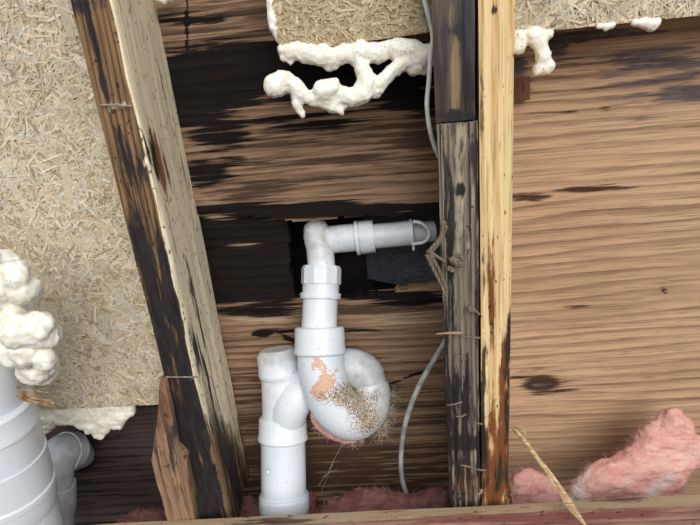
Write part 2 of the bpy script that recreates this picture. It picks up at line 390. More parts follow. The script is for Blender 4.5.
# upper sheet, middle bay (stands a little proud, its lower edge rotted ragged)
def keep_up(c):
    px, py = project(c)
    lim = np.interp(px, [150, 200, 300, 440, 480], [209, 213, 220, 212, 210])+(fbm(c*90, 3)-0.5)*7
    return py < lim
v, f = sheet(xs_left, xs_mid, P(330, 235, YP)[2], ZTOP, 0.003, YP-0.010, 0.012, keep_up)
v = disp_y(v, 0.004)
at = masks(v, R_=[(225, 75, 75, 26, 0.95), (345, 78, 110, 30, 0.9), (330, 62, 130, 18, 0.8), (190, 95, 60, 30, 0.85), (220, 135, 35, 16, 0.55), (420, 105, 35, 12, 0.6), (205, 172, 30, 14, 0.6), (320, 211, 150, 9, 0.95),  # black stains; the band under the strand board includes its painted-in shadow
                   (200, 20, 45, 6, 0.45), (240, 48, 50, 8, 0.5), (300, 122, 60, 8, 0.5), (187, 25, 1.6, 24, 0.9), (235, 158, 20, 6, 0.5)],
           G_=[(220, 25, 80, 30, 0.5), (320, 150, 120, 40, 0.5), (240, 190, 50, 15, 0.5), (215, 67, 22, 5, 0.6), (430, 130, 40, 25, 0.5)],
           B_=[(330, 178, 90, 10, 0.3), (250, 38, 30, 5, 0.4), (255, 100, 16, 2.5, 0.5), (215, 205, 30, 5, 0.45), (255, 138, 18, 4, 0.3)])
tag(mk('plywood_sheet', v, f, M['ply'], g, attr=at), 'water-blackened upper plywood sheet with a rotted lower edge')
# lower sheet, middle bay, with the cut-out round the pipe
HOLE = [(288, 200), (288, 262), (296, 296), (310, 302), (345, 299), (400, 291), (452, 282), (452, 196)]
def keep_low(c):
    px, py = project(c); w = (fbm(c*110+9, 3)-0.5)*5
    return ~inpoly(px+w, py+w, HOLE)
v, f = sheet(xs_left, xs_mid, ZB, P(330, 204, YP)[2], 0.003, YP, 0.015, keep_low)
v = disp_y(v, 0.003, seed=4)
at = masks(v, R_=[(235, 255, 80, 42, 1.0), (240, 232, 70, 20, 0.8), (275, 290, 30, 22, 0.7), (220, 292, 40, 14, 0.8), (262, 334, 9, 3, 0.9), (292, 340, 12, 2, 0.9, 25), (395, 297, 70, 7, 0.75), (340, 330, 90, 2.5, 0.6), (250, 312, 40, 5, 0.5),
                   (420, 362, 30, 2, 0.5), (400, 380, 30, 1.5, 0.5, -20)],
           G_=[(300, 420, 160, 70, 0.35), (390, 305, 70, 14, 0.4), (340, 480, 200, 50, 0.5)],  # wide brown ellipses also paint in the dimming towards the sill
           B_=[(222, 218, 22, 4, 0.75), (245, 245, 24, 4, 0.75), (400, 318, 60, 10, 0.4), (260, 318, 40, 8, 0.35)])
at[:, 0] *= 1-0.75*at[:, 2]
tag(mk('plywood_sheet', v, f, M['ply'], g, attr=at), 'lower plywood sheet with a ragged cut-out round the drain pipe')
# right bay
v, f = sheet(xs_mid+0.001, xs_mid+0.75, ZB, ZTOP, 0.0035, YP, 0.015)
v = disp_y(v, 0.002, seed=8)
at = masks(v, R_=[(660, 62, 55, 14, 0.62), (650, 90, 55, 18, 0.36), (690, 90, 30, 14, 0.48), (556, 47, 14, 10, 0.9), (515, 65, 14, 10, 0.9), (600, 32, 70, 7, 0.55), (541, 385, 11, 4, 0.7), (620, 55, 40, 8, 0.35), (640, 120, 50, 6, 0.35)],  # grey smudges; the thin strip under the strand board is painted-in shadow
           G_=[(530, 198, 26, 5.5, 0.95), (585, 189, 46, 4.5, 0.8, -4), (540, 384, 34, 13, 0.5), (524, 88, 9, 13, 0.5), (560, 112, 30, 2, 0.5), (605, 110, 8, 2, 0.6), (574, 306, 18, 2, 0.6), (664, 291, 4, 2, 0.9, 45), (560, 55, 40, 22, 0.3)],
           B_=[(541, 384, 21, 9, 0.9, -4)])
tag(mk('plywood_sheet', v, f, M['ply_right'], g, attr=at), 'large sound tan plywood sheet with wavy grain and one oval knot')
# left bay, behind the strand board
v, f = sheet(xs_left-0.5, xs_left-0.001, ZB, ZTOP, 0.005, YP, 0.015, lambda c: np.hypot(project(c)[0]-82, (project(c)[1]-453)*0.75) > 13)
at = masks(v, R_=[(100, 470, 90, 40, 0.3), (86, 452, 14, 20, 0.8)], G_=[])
tag(mk('plywood_sheet', v, f, M['ply_shaded'], g, attr=at), 'plywood sheet with painted-in shade below the strand board')
# inner side of the house behind the cut-outs
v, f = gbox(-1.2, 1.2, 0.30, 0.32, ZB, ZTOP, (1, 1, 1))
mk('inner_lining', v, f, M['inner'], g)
for nm, (x0, x1, z0, z1) in {'block_left': (-1.2, -1.18, ZB, ZTOP), 'block_right': (1.18, 1.2, ZB, ZTOP), 'block_bottom': (-1.2, 1.2, ZB-0.01, ZB), 'block_top': (-1.2, 1.2, ZTOP, ZTOP+0.01)}.items():
    v, f = gbox(x0, x1, YP+0.001, 0.32, z0, z1, (1, 1, 1)); mk('cavity_light_block', v, f, M['inner'], g)  # unseen boards added to keep light out of the cavity
q0, q1 = P(366, 292, 0.19), P(462, 195, 0.19)
v, f = gbox(q0[0], q1[0], 0.19, 0.193, q0[2]-0.02, q1[2]+0.03, (0.008, 1, 0.008)); v[:, 1] += (q1[0]-v[:, 0])*0.7; v = disp_y(v, 0.012, (40, 40, 40))
tag(mk('felt_sheet', v, f, M['felt'], g), 'crumpled grey felt inside the cut-out')
v, f = gbox(-4, 4, -6, 0.3, plate_z-0.20, plate_z-0.17, (0.25, 0.25, 1)); top = v[:, 2] > plate_z-0.18
v[top, 2] += (fbm(v[top]*3, 4)-0.5)*0.06*np.clip(-v[top, 1], 0, 1)
tag(mk('floor', v, f, M['soil'], smooth=True), 'bare soil in front of the wall', 'ground', kind='structure')

# ------------------------------------------------------------------ strand boards
def strands(x0, x1, z0, z1, y, n, parent, Lr=(0.010, 0.034), Wr=(0.0008, 0.0034), pal=0):
    vs_, fs, cs = [], [], []
    pals = [[(216, 202, 176), (209, 194, 164), (222, 210, 188), (203, 188, 158), (207, 199, 180), (216, 202, 170), (190, 174, 146), (211, 199, 174), (209, 204, 188), (170, 152, 124)],
            [(204, 186, 152), (192, 172, 136), (212, 196, 164), (176, 154, 120), (200, 180, 146)]][pal]
    for i in range(n):
        L = random.uniform(*Lr)*(1 if random.random() > 0.5 else 0.5); w = random.uniform(*Wr)
        if pal == 0 and random.random() < 0.012: L, w = random.uniform(0.03, 0.06), random.uniform(0.006, 0.014)
        a = random.gauss(0, 1.1)+(math.pi/2 if random.random() < 0.45 else 0)
        x, z = random.uniform(x0, x1), random.uniform(z0, z1); ca, sa = math.cos(a), math.sin(a)
        j = [random.uniform(0.6, 1.0) for _ in range(6)]; c = random.choice(pals); k = random.uniform(0.88, 1.06); t1 = random.uniform(-0.0007, 0.0007); yy = y-random.uniform(0.0001, 0.0016)
        pts = [(-L/2*j[0], -w/2*j[1]), (L/2*j[2], -w/2), (L/2, 0), (L/2*j[3], w/2*j[4]), (-L/2*j[5], w/2), (-L/2, random.uniform(-0.3, 0.3)*w)]
        b = len(vs_)
        for (p, q) in pts:
            X, Z = x+p*ca-q*sa, z+p*sa+q*ca
            vs_.append((min(max(X, x0), x1), yy+t1*p/L, min(max(Z, z0), z1))); cs.append(lin(tuple(min(255, k*u) for u in c)))
        fs.append(tuple(range(b, b+6)))
    o = mk('wood_strands', np.array(vs_), fs, M['strand'], parent, attr=np.array(cs)); o['kind'] = 'stuff'; return o
def osb_panel(x0, x1, z0, z1, y, n, label, tilt=0.0, **kw):
    v, f = gbox(x0, x1, y, y+0.012, z0, z1, (0.006, 0.006, 0.006)); v = v+(np.stack([fbm(v*150+k*9, 3) for k in range(3)], 1)-0.5)*0.0022
    v[:, 1] = np.maximum(v[:, 1], y)
    e = empty('strand_board', ((x0+x1)/2, y, z0))
    mk('board', v, f, M['osb'], e); strands(x0, x1, z0, z1, y, n, e, **kw)
    if tilt:
        e.rotation_euler[1] = tilt
    return tag(e, label, 'strand board', 'strand boards closing the top of the bays')
YO = 0.062
xl = P(128, 230, 0)[0]                                       # left edge of the left stud
zbl = P(100, 407, YO)[2]
osb_panel(xl-0.32, xl+0.012, zbl, ZTOP-0.08, YO, 21000, 'large weathered strand board filling the left bay', tilt=0.0)
x0, x1 = P(276, 25, YO)[0], P(452, 25, YO)[0]
osb_panel(x0, x1, P(350, 43, YO)[2], ZTOP-0.08, YO, 3300, 'small strand board above the long dangling foam string', Lr=(0.006, 0.022), Wr=(0.001, 0.003), pal=1, tilt=-0.035)
x0 = P(506, 25, YO)[0]
osb_panel(x0, x0+0.45, P(606, 25, YO)[2], ZTOP-0.08, YO, 8500, 'pale strand board at the top of the right bay', Lr=(0.010, 0.032), tilt=0.0)

# ------------------------------------------------------------------ studs
def rough(v, amp, sc, seed=0):
    return v+(np.stack([fbm(v*np.array(sc)+seed+k*13, 4) for k in range(3)], 1)-0.5)*2*amp
# left stud
SW, SD = 0.037, 0.136
v, f = gbox(xl, xl+SW, 0, SD, plate_z-0.06, ZTOP-0.02, (0.003, 0.006, 0.006))
fr_edge = np.exp(-((v[:, 0]-xl-SW)/0.006)**2-((v[:, 1])/0.006)**2)
v[:, 0] -= v[:, 1]*math.tan(math.radians(4.8)); v = rough(v, 0.0016, (60, 60, 9)); v[:, 0] -= fr_edge*0.004*fbm(v*np.array((40, 40, 30)), 3); v[:, 1] += fr_edge*0.006*fbm(v*np.array((40, 40, 30))+5, 3)
front = (v[:, 1] < 0.012) & (v[:, 0] < xl+SW*0.90)
mF = masks(v, R_=[(145, 265, 34, 60, 0.72), (165, 335, 40, 55, 0.92), (190, 430, 50, 90, 0.95), (215, 490, 40, 70, 0.9), (100, 60, 5, 70, 0.4, -13), (122, 160, 30, 30, 0.3), (128, 170, 6, 50, 0.5, -13), (84, 5, 20, 8, 0.5)],
           G_=[], B_=[(110, 106, 22, 1.4, 0.9), (180, 378, 22, 1.3, 0.9), (214, 420, 5, 30, 0.5, -13)])
mS = masks(v, R_=[(152, 155, 4, 26, 0.75, -14), (236, 480, 10, 60, 0.55, -10), (206, 380, 6, 60, 0.5, -14), (200, 320, 3, 60, 0.35, -14), (225, 460, 8, 60, 0.6, -12)],
           G_=[(160, 165, 6, 30, 0.85, -14)], B_=[(140, 90, 50, 170, 1.0, -14), (190, 270, 34, 130, 1.0, -14), (215, 370, 26, 80, 0.8, -14)])
at = np.where(front[:, None], mF, mS)
ls = mk('wall_stud', v, f, M['stud_left'], attr=at); tag(ls, 'leaning-looking dark stud beside the large strand board, pale inner side', 'stud', 'studs of the opened wall')
# nail shafts on the left stud
def stick(a, b, r0, r1, mat, parent, name='nail', seg=8, bend=0.0):
    a, b = np.array(a), np.array(b); mid = (a+b)/2+V(random.uniform(-1, 1), -0.5, random.uniform(-1, 1))*bend
    p = spline([a, mid, b], 4); v, f = sweep(p, np.linspace(r0, r1, len(p)), seg)
    return mk(name, v, f, mat, parent, smooth=True, attr=np.zeros((len(v), 3)))
for (x0_, y0_, x1_, y1_) in ((101, 105, 133, 106), (166, 377, 198, 377)):
    stick(P(x0_, y0_, -0.0035), P(x1_, y1_, -0.0035), 0.0012, 0.0009, M['steel'], ls)
# middle stud: wet upper length, weathered lower length, sistered to a bright one; all twisted a little
TW = math.radians(-6.0); xm = P(442, 262, 0)[0]; xr = P(479.5, 262, 0)[0]; xe = P(510.5, 262, 0)[0]; piv = V((xm+xe)/2, 0, 0)
def twist(v):
    d = v-piv; c, s = math.cos(TW), math.sin(TW); return piv+np.stack([d[:, 0]*c-d[:, 1]*s, d[:, 0]*s+d[:, 1]*c, d[:, 2]], 1)
zj = P(460, 121, 0)[2]
v, f = gbox(xm-0.001, xr-0.0028, 0.002, SD-0.004, zj, ZTOP-0.02, (0.003, 0.007, 0.006)); v = twist(rough(v, 0.0012, (70, 70, 10), 3))
at = masks(v, R_=[(444, 60, 5, 80, 0.75), (470, 60, 8, 80, 0.75), (458, 30, 18, 6, 0.6), (460, 118, 24, 5, 0.8)], B_=[(456, 70, 5, 36, 0.7), (450, 15, 4, 20, 0.5)])
tag(mk('wall_stud', v, f, M['stud_wet'], attr=at), 'short wet glossy dark stud length above the butt joint', 'stud', 'studs of the opened wall')
v, f = gbox(xm, xr-0.0012, -0.002, SD-0.002, plate_z-0.05, zj-0.0015, (0.0022, 0.007, 0.005))
ridge = (vnoise(np.stack([v[:, 0]*330, v[:, 2]*3.0, v[:, 1]*0+3], 1))-0.5)
v[:, 1] += np.where(v[:, 1] < 0.001, ridge*0.004, 0); v = twist(rough(v, 0.0018, (90, 90, 22), 6))
at = masks(v, R_=[(448, 300, 7, 260, 0.5), (465, 430, 12, 90, 0.45), (452, 420, 14, 50, 0.5), (462, 443, 24, 7, 0.85), (470, 150, 10, 30, 0.4), (462, 190, 5, 5, 0.8), (479, 330, 3, 200, 0.6)],
           G_=[(465, 480, 22, 28, 0.6)], B_=[(460, 140, 12, 18, 0.7), (458, 200, 14, 60, 0.35)])
gs = mk('wall_stud', v, f, M['stud_grey'], attr=at); tag(gs, 'weathered grey grooved stud with splinters, below the butt joint', 'stud', 'studs of the opened wall')
v, f = gbox(xr+0.0006, xe, -0.001, SD-0.012, plate_z-0.05, ZTOP-0.02, (0.003, 0.007, 0.006)); v = twist(rough(v, 0.0006, (50, 50, 8), 9))
at = masks(v, R_=[(484, 100, 3, 60, 0.5), (483, 300, 3, 60, 0.5), (484, 420, 4, 70, 0.7), (508, 430, 4, 90, 0.6), (494, 8, 6, 5, 0.7), (496, 480, 12, 24, 0.35), (509, 350, 3, 30, 0.6)],
           G_=[(496, 470, 20, 70, 0.85), (491, 330, 4, 60, 0.5), (506, 400, 6, 90, 0.6), (492, 280, 3, 60, 0.4)], B_=[(507, 150, 5, 140, 0.4)])
bs = mk('wall_stud', v, f, M['stud_pine'], attr=at); tag(bs, 'clean bright yellow pine stud fixed against the grey one', 'stud', 'studs of the opened wall')
# torn stud end at the foot of the left stud
A = [(161, 380), (168, 378), (174, 438), (186, 460), (198, 540), (172, 540), (152, 460)]
fr = [P(x, y, -0.014 if y > 440 else -0.003) for x, y in A]; bk = [p*1 for p in fr]
def prism(outline, y0s, y1, n=5):
    bm = bmesh.new(); a = [bm.verts.new(Vector(p)) for p in outline]; b = [bm.verts.new(Vector((p[0], y1, p[2]))) for p in outline]; k = len(a)
    bm.faces.new(a); bm.faces.new(list(reversed(b)))
    for i in range(k): bm.faces.new((a[i], b[i], b[(i+1) % k], a[(i+1) % k]))
    bmesh.ops.triangulate(bm, faces=bm.faces[:]); bmesh.ops.subdivide_edges(bm, edges=bm.edges[:], cuts=n, use_grid_fill=True)
    bmesh.ops.recalc_face_normals(bm, faces=bm.faces[:])
    v = np.array([tuple(x.co) for x in bm.verts]); bm.verts.index_update(); f = [tuple(q.index for q in p.verts) for p in bm.faces]; bm.free(); return v, f
v, f = prism(fr, None, 0.10, 6); v = rough(v, 0.0025, (70, 70, 40), 2)
at = masks(v, R_=[(160, 455, 14, 8, 0.6), (176, 470, 20, 6, 0.5, 60), (175, 430, 8, 30, 0.7)], G_=[(163, 410, 12, 34, 0.9), (170, 490, 18, 30, 0.3)], B_=[(165, 456, 18, 5, 0.6)])
tag(mk('stud_block', v, f, M['block'], attr=at), 'torn brown wood block at the foot of the left stud', 'wood block')
# splinters and chips stuck to the grey stud
for (x0_, y0_, x1_, y1_, r, m) in ((436, 334, 462, 333, 2.4, 'chip'), (462, 337, 480, 338, 1.6, 'chip_grey'), (447, 405, 462, 402, 1.5, 'chip_grey'), (455, 416, 466, 414, 1.4, 'chip_grey'),
                                   (474, 423, 482, 424, 1.6, 'chip_grey'), (461, 465, 470, 467, 1.5, 'chip'), (470, 467, 486, 470, 1.6, 'chip_grey'), (476, 495, 482, 489, 2.2, 'chip'),
                                    (456, 356, 466, 359, 1.2, 'chip_grey')):
    k = mpp(x0_, y0_, 0); stick(P(x0_, y0_, -0.016), P(x1_, y1_, -0.012), r*k*0.3, r*k*0.75, M[m], gs, 'splinter', 6, 0.002)
for (x, y, r) in ((457, 262, 8), (452, 270, 5), (461, 257, 5), (472, 309, 5), (477, 312, 4)):
    k = mpp(x, y, 0); v, f = blob([(P(x, y, -0.008), r*k*0.6), (P(x+r*0.5, y+2, -0.008), r*k*0.5), (P(x-r*0.5, y-1, -0.007), r*k*0.5)], 0.0016, 0.0025, 0.0015, 200)
    o = mk('torn_fibre', v, f, M['chip_grey'], gs, attr=np.zeros((len(v), 3)))
for pts in ([(444, 222), (440, 238), (430, 250), (427, 258)], [(427, 255), (434, 270), (441, 284), (446, 296)], [(429, 254), (438, 268), (447, 290)], [(428, 251), (436, 256), (446, 262)], [(446, 226), (441, 240), (432, 252)]):
    p = spline([P(x, y, -0.012+0.004*math.sin(i)) for i, (x, y) in enumerate(pts)], 5); v, f = sweep(p, np.linspace(0.0024, 0.0013, len(p)), 6)
    mk('splinter', v, f, M['chip_grey'], gs, attr=np.zeros((len(v), 3)))
# dark shim tucked behind the bright stud
v, f = gbox(P(500, 88, 0.128)[0], P(530, 88, 0.128)[0], 0.128, 0.1405, P(520, 101, 0.128)[2], P(520, 77, 0.128)[2], (0.004, 0.004, 0.004)); v = rough(v, 0.0012, (80, 80, 80), 4)
tag(mk('wood_shim', v, f, M['block'], attr=np.tile([0.3, 0.9, 0], (len(v), 1))), 'small reddish-brown wood shim peeking out behind the bright stud', 'shim')
# sill board
pl, pr = P(235, 525, -0.026), P(700, 502, -0.026)
ang = math.atan2(pr[2]-pl[2], pr[0]-pl[0])
v, f = gbox(-0.45, 0.62, -0.014, -0.0025, -0.075, 0, (0.006, 0.006, 0.006)); v = rough(v, 0.0014, (12, 60, 60), 5)
c, s = math.cos(ang), math.sin(ang); v = np.stack([v[:, 0]*c-v[:, 2]*s, v[:, 1], v[:, 0]*s+v[:, 2]*c], 1); v[:, 2] += pl[2]-pl[0]*math.tan(ang)
v[:, 1] -= 0.012
topm = (v[:, 2] > pl[2]+(v[:, 0]-pl[0])*math.tan(ang)-0.004)
at = masks(v, G_=[(600, 520, 220, 9, 0.6)], R_=[(620, 500, 30, 3, 0.4), (260, 522, 60, 6, 0.5)], B_=[])
at[topm, 2] = 0.85
tag(mk('sill_board', v, f, M['plate'], attr=at), 'rough reddish sill board along the bottom edge below the studs', 'board')

# ------------------------------------------------------------------ drain with trap
ex = P(284, 512, 0.05)
dr = empty('drain_pipe', ex); tag(dr, 'white plastic drain with a trap in the middle bay, dirt on its bend', 'drain pipe')
def pipe(name, pts, prof, label=None, seg=40, parent=dr, n=10, R_=(), G_=(), B_=(), straight=False, flat=False):
    path = np.array([P(*p) for p in pts]) if straight else px_path(pts, n)
    p, r = stepped(path, prof); v, f = sweep(p, r, seg)
    o = mk(name, v, f, M['pvc'], parent, smooth=True, attr=masks(v, R_, G_, B_))
    # keep steps crisp
    me = o.data; me.set_sharp_from_angle(angle=math.radians(32))
    if label: o['label'] = label
    return o
k = mpp(340, 238, 0.15)
hole_shade = [(330, 250, 60, 40, 0.35)]  # B_ greys the pipes in the cut-out: shade put into their colour
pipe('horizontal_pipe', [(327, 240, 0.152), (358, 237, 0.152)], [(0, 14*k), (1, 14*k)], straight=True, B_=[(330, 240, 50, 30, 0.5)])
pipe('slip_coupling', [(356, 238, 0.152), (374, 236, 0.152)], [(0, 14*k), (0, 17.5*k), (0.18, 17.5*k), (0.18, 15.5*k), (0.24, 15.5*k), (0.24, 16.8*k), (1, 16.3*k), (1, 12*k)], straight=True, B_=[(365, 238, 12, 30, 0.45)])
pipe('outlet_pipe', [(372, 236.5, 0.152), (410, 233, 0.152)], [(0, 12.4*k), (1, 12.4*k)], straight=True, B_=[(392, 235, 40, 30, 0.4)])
fl_ = pipe('flange', [(410, 233, 0.152), (412.5, 232.8, 0.152)], [(0, 14*k), (1, 14*k)], straight=True)
ft_ = pipe('flange_tab', [(413.5, 246, 0.136), (413.5, 250, 0.136)], [(0, 1.2*k), (1, 1.2*k)], straight=True, seg=10)
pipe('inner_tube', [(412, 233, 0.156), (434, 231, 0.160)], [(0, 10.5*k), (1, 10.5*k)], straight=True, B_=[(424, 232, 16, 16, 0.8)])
lp = px_path([(413, 221.5, 0.137), (421, 223, 0.136), (428, 229, 0.135), (429, 236, 0.135), (424, 242, 0.135), (413, 244, 0.136)], 6); v, f = sweep(lp, 0.0022, 10)
lh_ = mk('loop_handle', v, f, M['pvc'], dr, smooth=True, attr=np.zeros((len(v), 3)))
ft_.parent = fl_; lh_.parent = fl_                           # both sit on the flange
# elbow with a mitred crease
e1 = px_path([(322, 272, 0.130), (320, 250, 0.142), (318, 241, 0.147)], 6)
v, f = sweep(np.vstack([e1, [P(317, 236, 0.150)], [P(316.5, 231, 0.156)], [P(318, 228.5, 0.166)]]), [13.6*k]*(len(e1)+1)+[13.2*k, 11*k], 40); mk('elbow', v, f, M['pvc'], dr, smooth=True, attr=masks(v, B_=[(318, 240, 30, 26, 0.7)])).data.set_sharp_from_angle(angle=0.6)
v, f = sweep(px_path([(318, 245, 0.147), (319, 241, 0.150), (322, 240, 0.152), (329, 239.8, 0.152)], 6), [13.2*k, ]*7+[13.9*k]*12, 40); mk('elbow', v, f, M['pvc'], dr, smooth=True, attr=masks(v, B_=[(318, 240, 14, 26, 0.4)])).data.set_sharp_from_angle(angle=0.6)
k2 = mpp(320, 290, 0.115)
o = pipe('compression_nut', [(321.5, 266, 0.132), (321, 284, 0.122)], [(0, 14*k2), (0, 18.5*k2), (0.2, 20*k2), (1, 20*k2), (1, 17*k2)], straight=True, seg=10); o.data.polygons.foreach_set('use_smooth', np.zeros(len(o.data.polygons), bool))
pipe('socket', [(321, 282, 0.124), (320.5, 299, 0.114)], [(0, 18.6*k2), (0.66, 18.4*k2), (0.66, 20.4*k2), (0.8, 20.6*k2), (1, 20*k2), (1, 17*k2)], straight=True, B_=[(320, 288, 30, 7, 0.35)])
pipe('tailpiece', [(320.5, 296, 0.116), (319, 332, 0.096)], [(0, 17.4*k2), (1, 17.8*k2)], straight=True, B_=[(320, 312, 30, 16, 0.4)])
k3 = mpp(320, 345, 0.088)
pipe('trap_coupling', [(319.5, 327, 0.098), (320, 354, 0.084)], [(0, 18*k3), (0, 23.6*k3), (0.04, 24.8*k3), (0.74, 25.2*k3), (0.8, 26*k3), (0.95, 26*k3), (1, 24.6*k3), (1, 22*k3)], straight=True)
tr = [(320, 350, 0.086), (322, 372, 0.077), (329, 395, 0.070), (341, 411, 0.069), (354, 417, 0.075), (366, 410, 0.088), (371, 396, 0.100), (369, 384, 0.107)]
pipe('trap_bend', tr, [(0, 23*k3), (0.25, 23.6*k3), (0.6, 24*k3), (0.8, 22*k3), (1, 20*k3)], 'trap bend with a pink patch and brown crust', n=8,
     R_=[(316, 364, 8, 9, 0.75), (326, 385, 10, 16, 0.75), (334, 370, 5, 8, 0.55), (318, 392, 8, 8, 0.6)], G_=[(352, 395, 26, 20, 0.95, 35), (332, 398, 28, 9, 0.8), (368, 418, 22, 20, 0.95), (345, 432, 40, 10, 0.4), (318, 360, 12, 14, 0.3)], B_=[(385, 400, 20, 40, 0.6)])
pipe('trap_arm', [(371, 398, 0.099), (369, 384, 0.106), (362, 372, 0.111), (346, 368, 0.112), (325, 375, 0.108), (305, 388, 0.094), (292, 404, 0.084), (286, 420, 0.084)],
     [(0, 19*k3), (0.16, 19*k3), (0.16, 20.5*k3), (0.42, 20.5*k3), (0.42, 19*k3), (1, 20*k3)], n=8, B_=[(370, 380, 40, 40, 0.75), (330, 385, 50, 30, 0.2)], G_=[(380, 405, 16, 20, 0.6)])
k4 = mpp(282, 390, 0.09)
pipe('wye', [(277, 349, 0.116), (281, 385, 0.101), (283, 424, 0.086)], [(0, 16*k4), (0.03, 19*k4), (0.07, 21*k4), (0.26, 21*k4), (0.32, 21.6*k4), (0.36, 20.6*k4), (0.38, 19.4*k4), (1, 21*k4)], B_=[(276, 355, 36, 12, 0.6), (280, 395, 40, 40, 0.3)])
k5 = mpp(283, 450, 0.078)
pipe('wye_hub', [(283, 417, 0.090), (283, 440, 0.078)], [(0, 20*k5), (0, 22.6*k5), (0.05, 23.6*k5), (0.75, 23.9*k5), (0.8, 24.6*k5), (0.95, 24.6*k5), (1, 23*k5), (1, 20*k5)], straight=True)
pipe('drop_pipe', [(283, 436, 0.080), (283.5, 470, 0.066), (284, 503, 0.052)], [(0, 21.8*k5), (1, 22.6*k5)])
k6 = mpp(284, 500, 0.05)
pipe('lower_elbow', [(284, 494, 0.055), (284.5, 512, 0.046), (285, 535, 0.050)], [(0, 22*k6), (0, 24.4*k6), (0.1, 25.2*k6), (0.25, 25*k6), (0.3, 24*k6), (1, 24*k6)])
v, f = blob([(P(268, 472, 0.035), 0.0026)], 0.0007); mk('dried_drop', v, f, M['pvc'], dr, True, attr=np.zeros((len(v), 3)))

# ------------------------------------------------------------------ left waste pipe and the elbow behind it
wp = empty('waste_pipe', P(-20, 525, -0.06)); tag(wp, 'fat white waste pipe standing below the foam clump at the left edge', 'waste pipe')
def xr_(px, py, r, Y):                                       # axis point whose right outline passes a pixel
    return P(px, py, Y)-V(r, 0, 0)*1.03
def wseg(name, y0_, y1_, r, prof, **kw):
    xs = lambda y: np.interp(y, [330, 370, 420, 470, 525, 560], [4, 17, 32, 49, 66, 78])
    a, b = xr_(xs(y0_), y0_, r, -0.06), xr_(xs(y1_), y1_, r, -0.06)
    p, rr = stepped(np.array([a, (a+b)/2, b]), prof); v, f = sweep(p, rr, 64)
    o = mk(name, v, f, M['pvc'], wp, smooth=True, attr=masks(v, **kw)); o.data.set_sharp_from_angle(angle=0.55); return o
def waxis(py):
    xs = np.interp(py, [330, 370, 420, 470, 525, 560], [4, 17, 31, 47, 64, 75]); return P(xs, py, -0.06)
top_, bot_ = waxis(352)-V(0.049, 0, 0), waxis(540)-V(0.060, 0, 0)
ax_ = lambda t: top_+(bot_-top_)*t
def wpart(name, t0, t1, prof, **kw):
    p, rr = stepped(np.array([ax_(t0), ax_((t0+t1)/2), ax_(t1)]), prof); v, f = sweep(p, rr, 64)
    o = mk(name, v, f, M['pvc'], wp, smooth=True, attr=masks(v, **kw)); o.data.set_sharp_from_angle(angle=0.55)
wpart('pipe', -0.04, 0.30, [(0, 0.043), (1, 0.043)])
wpart('coupling', 0.24, 0.50, [(0, 0.044), (0, 0.0465), (0.04, 0.049), (0.35, 0.049), (0.38, 0.050), (0.45, 0.050), (0.47, 0.0485), (1, 0.0485)])
wpart('coupling', 0.50, 0.80, [(0, 0.0475), (0.01, 0.050), (0.55, 0.050), (0.58, 0.0515), (0.66, 0.0515), (0.68, 0.050), (0.9, 0.050), (1, 0.048)], G_=[(30, 470, 50, 3, 0.6, -38)])
wpart('lower_pipe', 0.78, 1.2, [(0, 0.0475), (1, 0.0475)])
we = empty('waste_elbow', P(60, 535, 0.05)); tag(we, 'grey-white pipe elbow leaving the dark plywood behind the fat waste pipe', 'pipe elbow')
ke = mpp(60, 470, 0.06)
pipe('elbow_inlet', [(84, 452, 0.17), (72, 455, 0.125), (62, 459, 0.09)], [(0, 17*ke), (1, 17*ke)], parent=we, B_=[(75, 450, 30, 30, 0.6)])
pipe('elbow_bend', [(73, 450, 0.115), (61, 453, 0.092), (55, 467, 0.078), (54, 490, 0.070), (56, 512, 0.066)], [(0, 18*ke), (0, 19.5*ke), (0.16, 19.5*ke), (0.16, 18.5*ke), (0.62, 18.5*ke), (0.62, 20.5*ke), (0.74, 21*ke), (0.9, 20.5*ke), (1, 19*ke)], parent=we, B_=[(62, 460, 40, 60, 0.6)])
pipe('elbow_outlet', [(56, 508, 0.066), (58, 545, 0.064)], [(0, 17.5*ke), (1, 17.5*ke)], parent=we, straight=True)

# ------------------------------------------------------------------ spray foam
def foam(name, pts, Y, label, mat='foam', vox=0.0018, lump=0.0018, fine=0.0013, sc=80, grow=1.15, sub=3, grp='dried spray foam'):
    balls = []
    for q in pts:
        x, y, r = q[:3]; yy = Y+(q[3] if len(q) > 3 else 0); k = mpp(x, y, yy); r = r*grow; balls.append((P(x, y, yy), r*k))
        for s_ in range(sub):
            a = random.uniform(0, 6.28); d = r*random.uniform(0.3, 0.75)
            balls.append((P(x+d*math.cos(a), y+d*math.sin(a), yy-random.uniform(0, 0.4)*r*k), r*k*random.uniform(0.35, 0.6)))
    v, f = blob(balls, vox, lump, fine, sc)
    return tag(mk(name, v, f, M[mat], smooth=True), label, 'spray foam', grp)
def chain(pts, step=3.0):                                    # fill a polyline of (x, y, r[, dy]) with beads
    out = []
    for a, b in zip(pts[:-1], pts[1:]):
        n = max(1, int(math.hypot(b[0]-a[0], b[1]-a[1])/step))
        for i in range(n):
            t = i/n; out.append(tuple(a[j]*(1-t)+b[j]*t for j in range(len(a))))
    return out+[pts[-1]]
L = chain([(284, 50, 6, 0), (300, 52, 8, 0), (315, 55, 9, 0), (331, 58, 9, 0), (345, 54, 8, 0), (360, 52, 9, 0), (378, 53, 9, 0), (386, 47, 5, 0), (396, 49, 9, 0), (412, 50, 9, 0), (420, 58, 10, 0), (430, 54, 9, 0)], 5)
L += [(290, 61, 3, 0), (329, 67, 5, 0), (336, 65, 4, 0), (414, 68, 7, 0), (423, 68, 6, 0), (428, 62, 6, 0), (284, 58, 4, 0)]
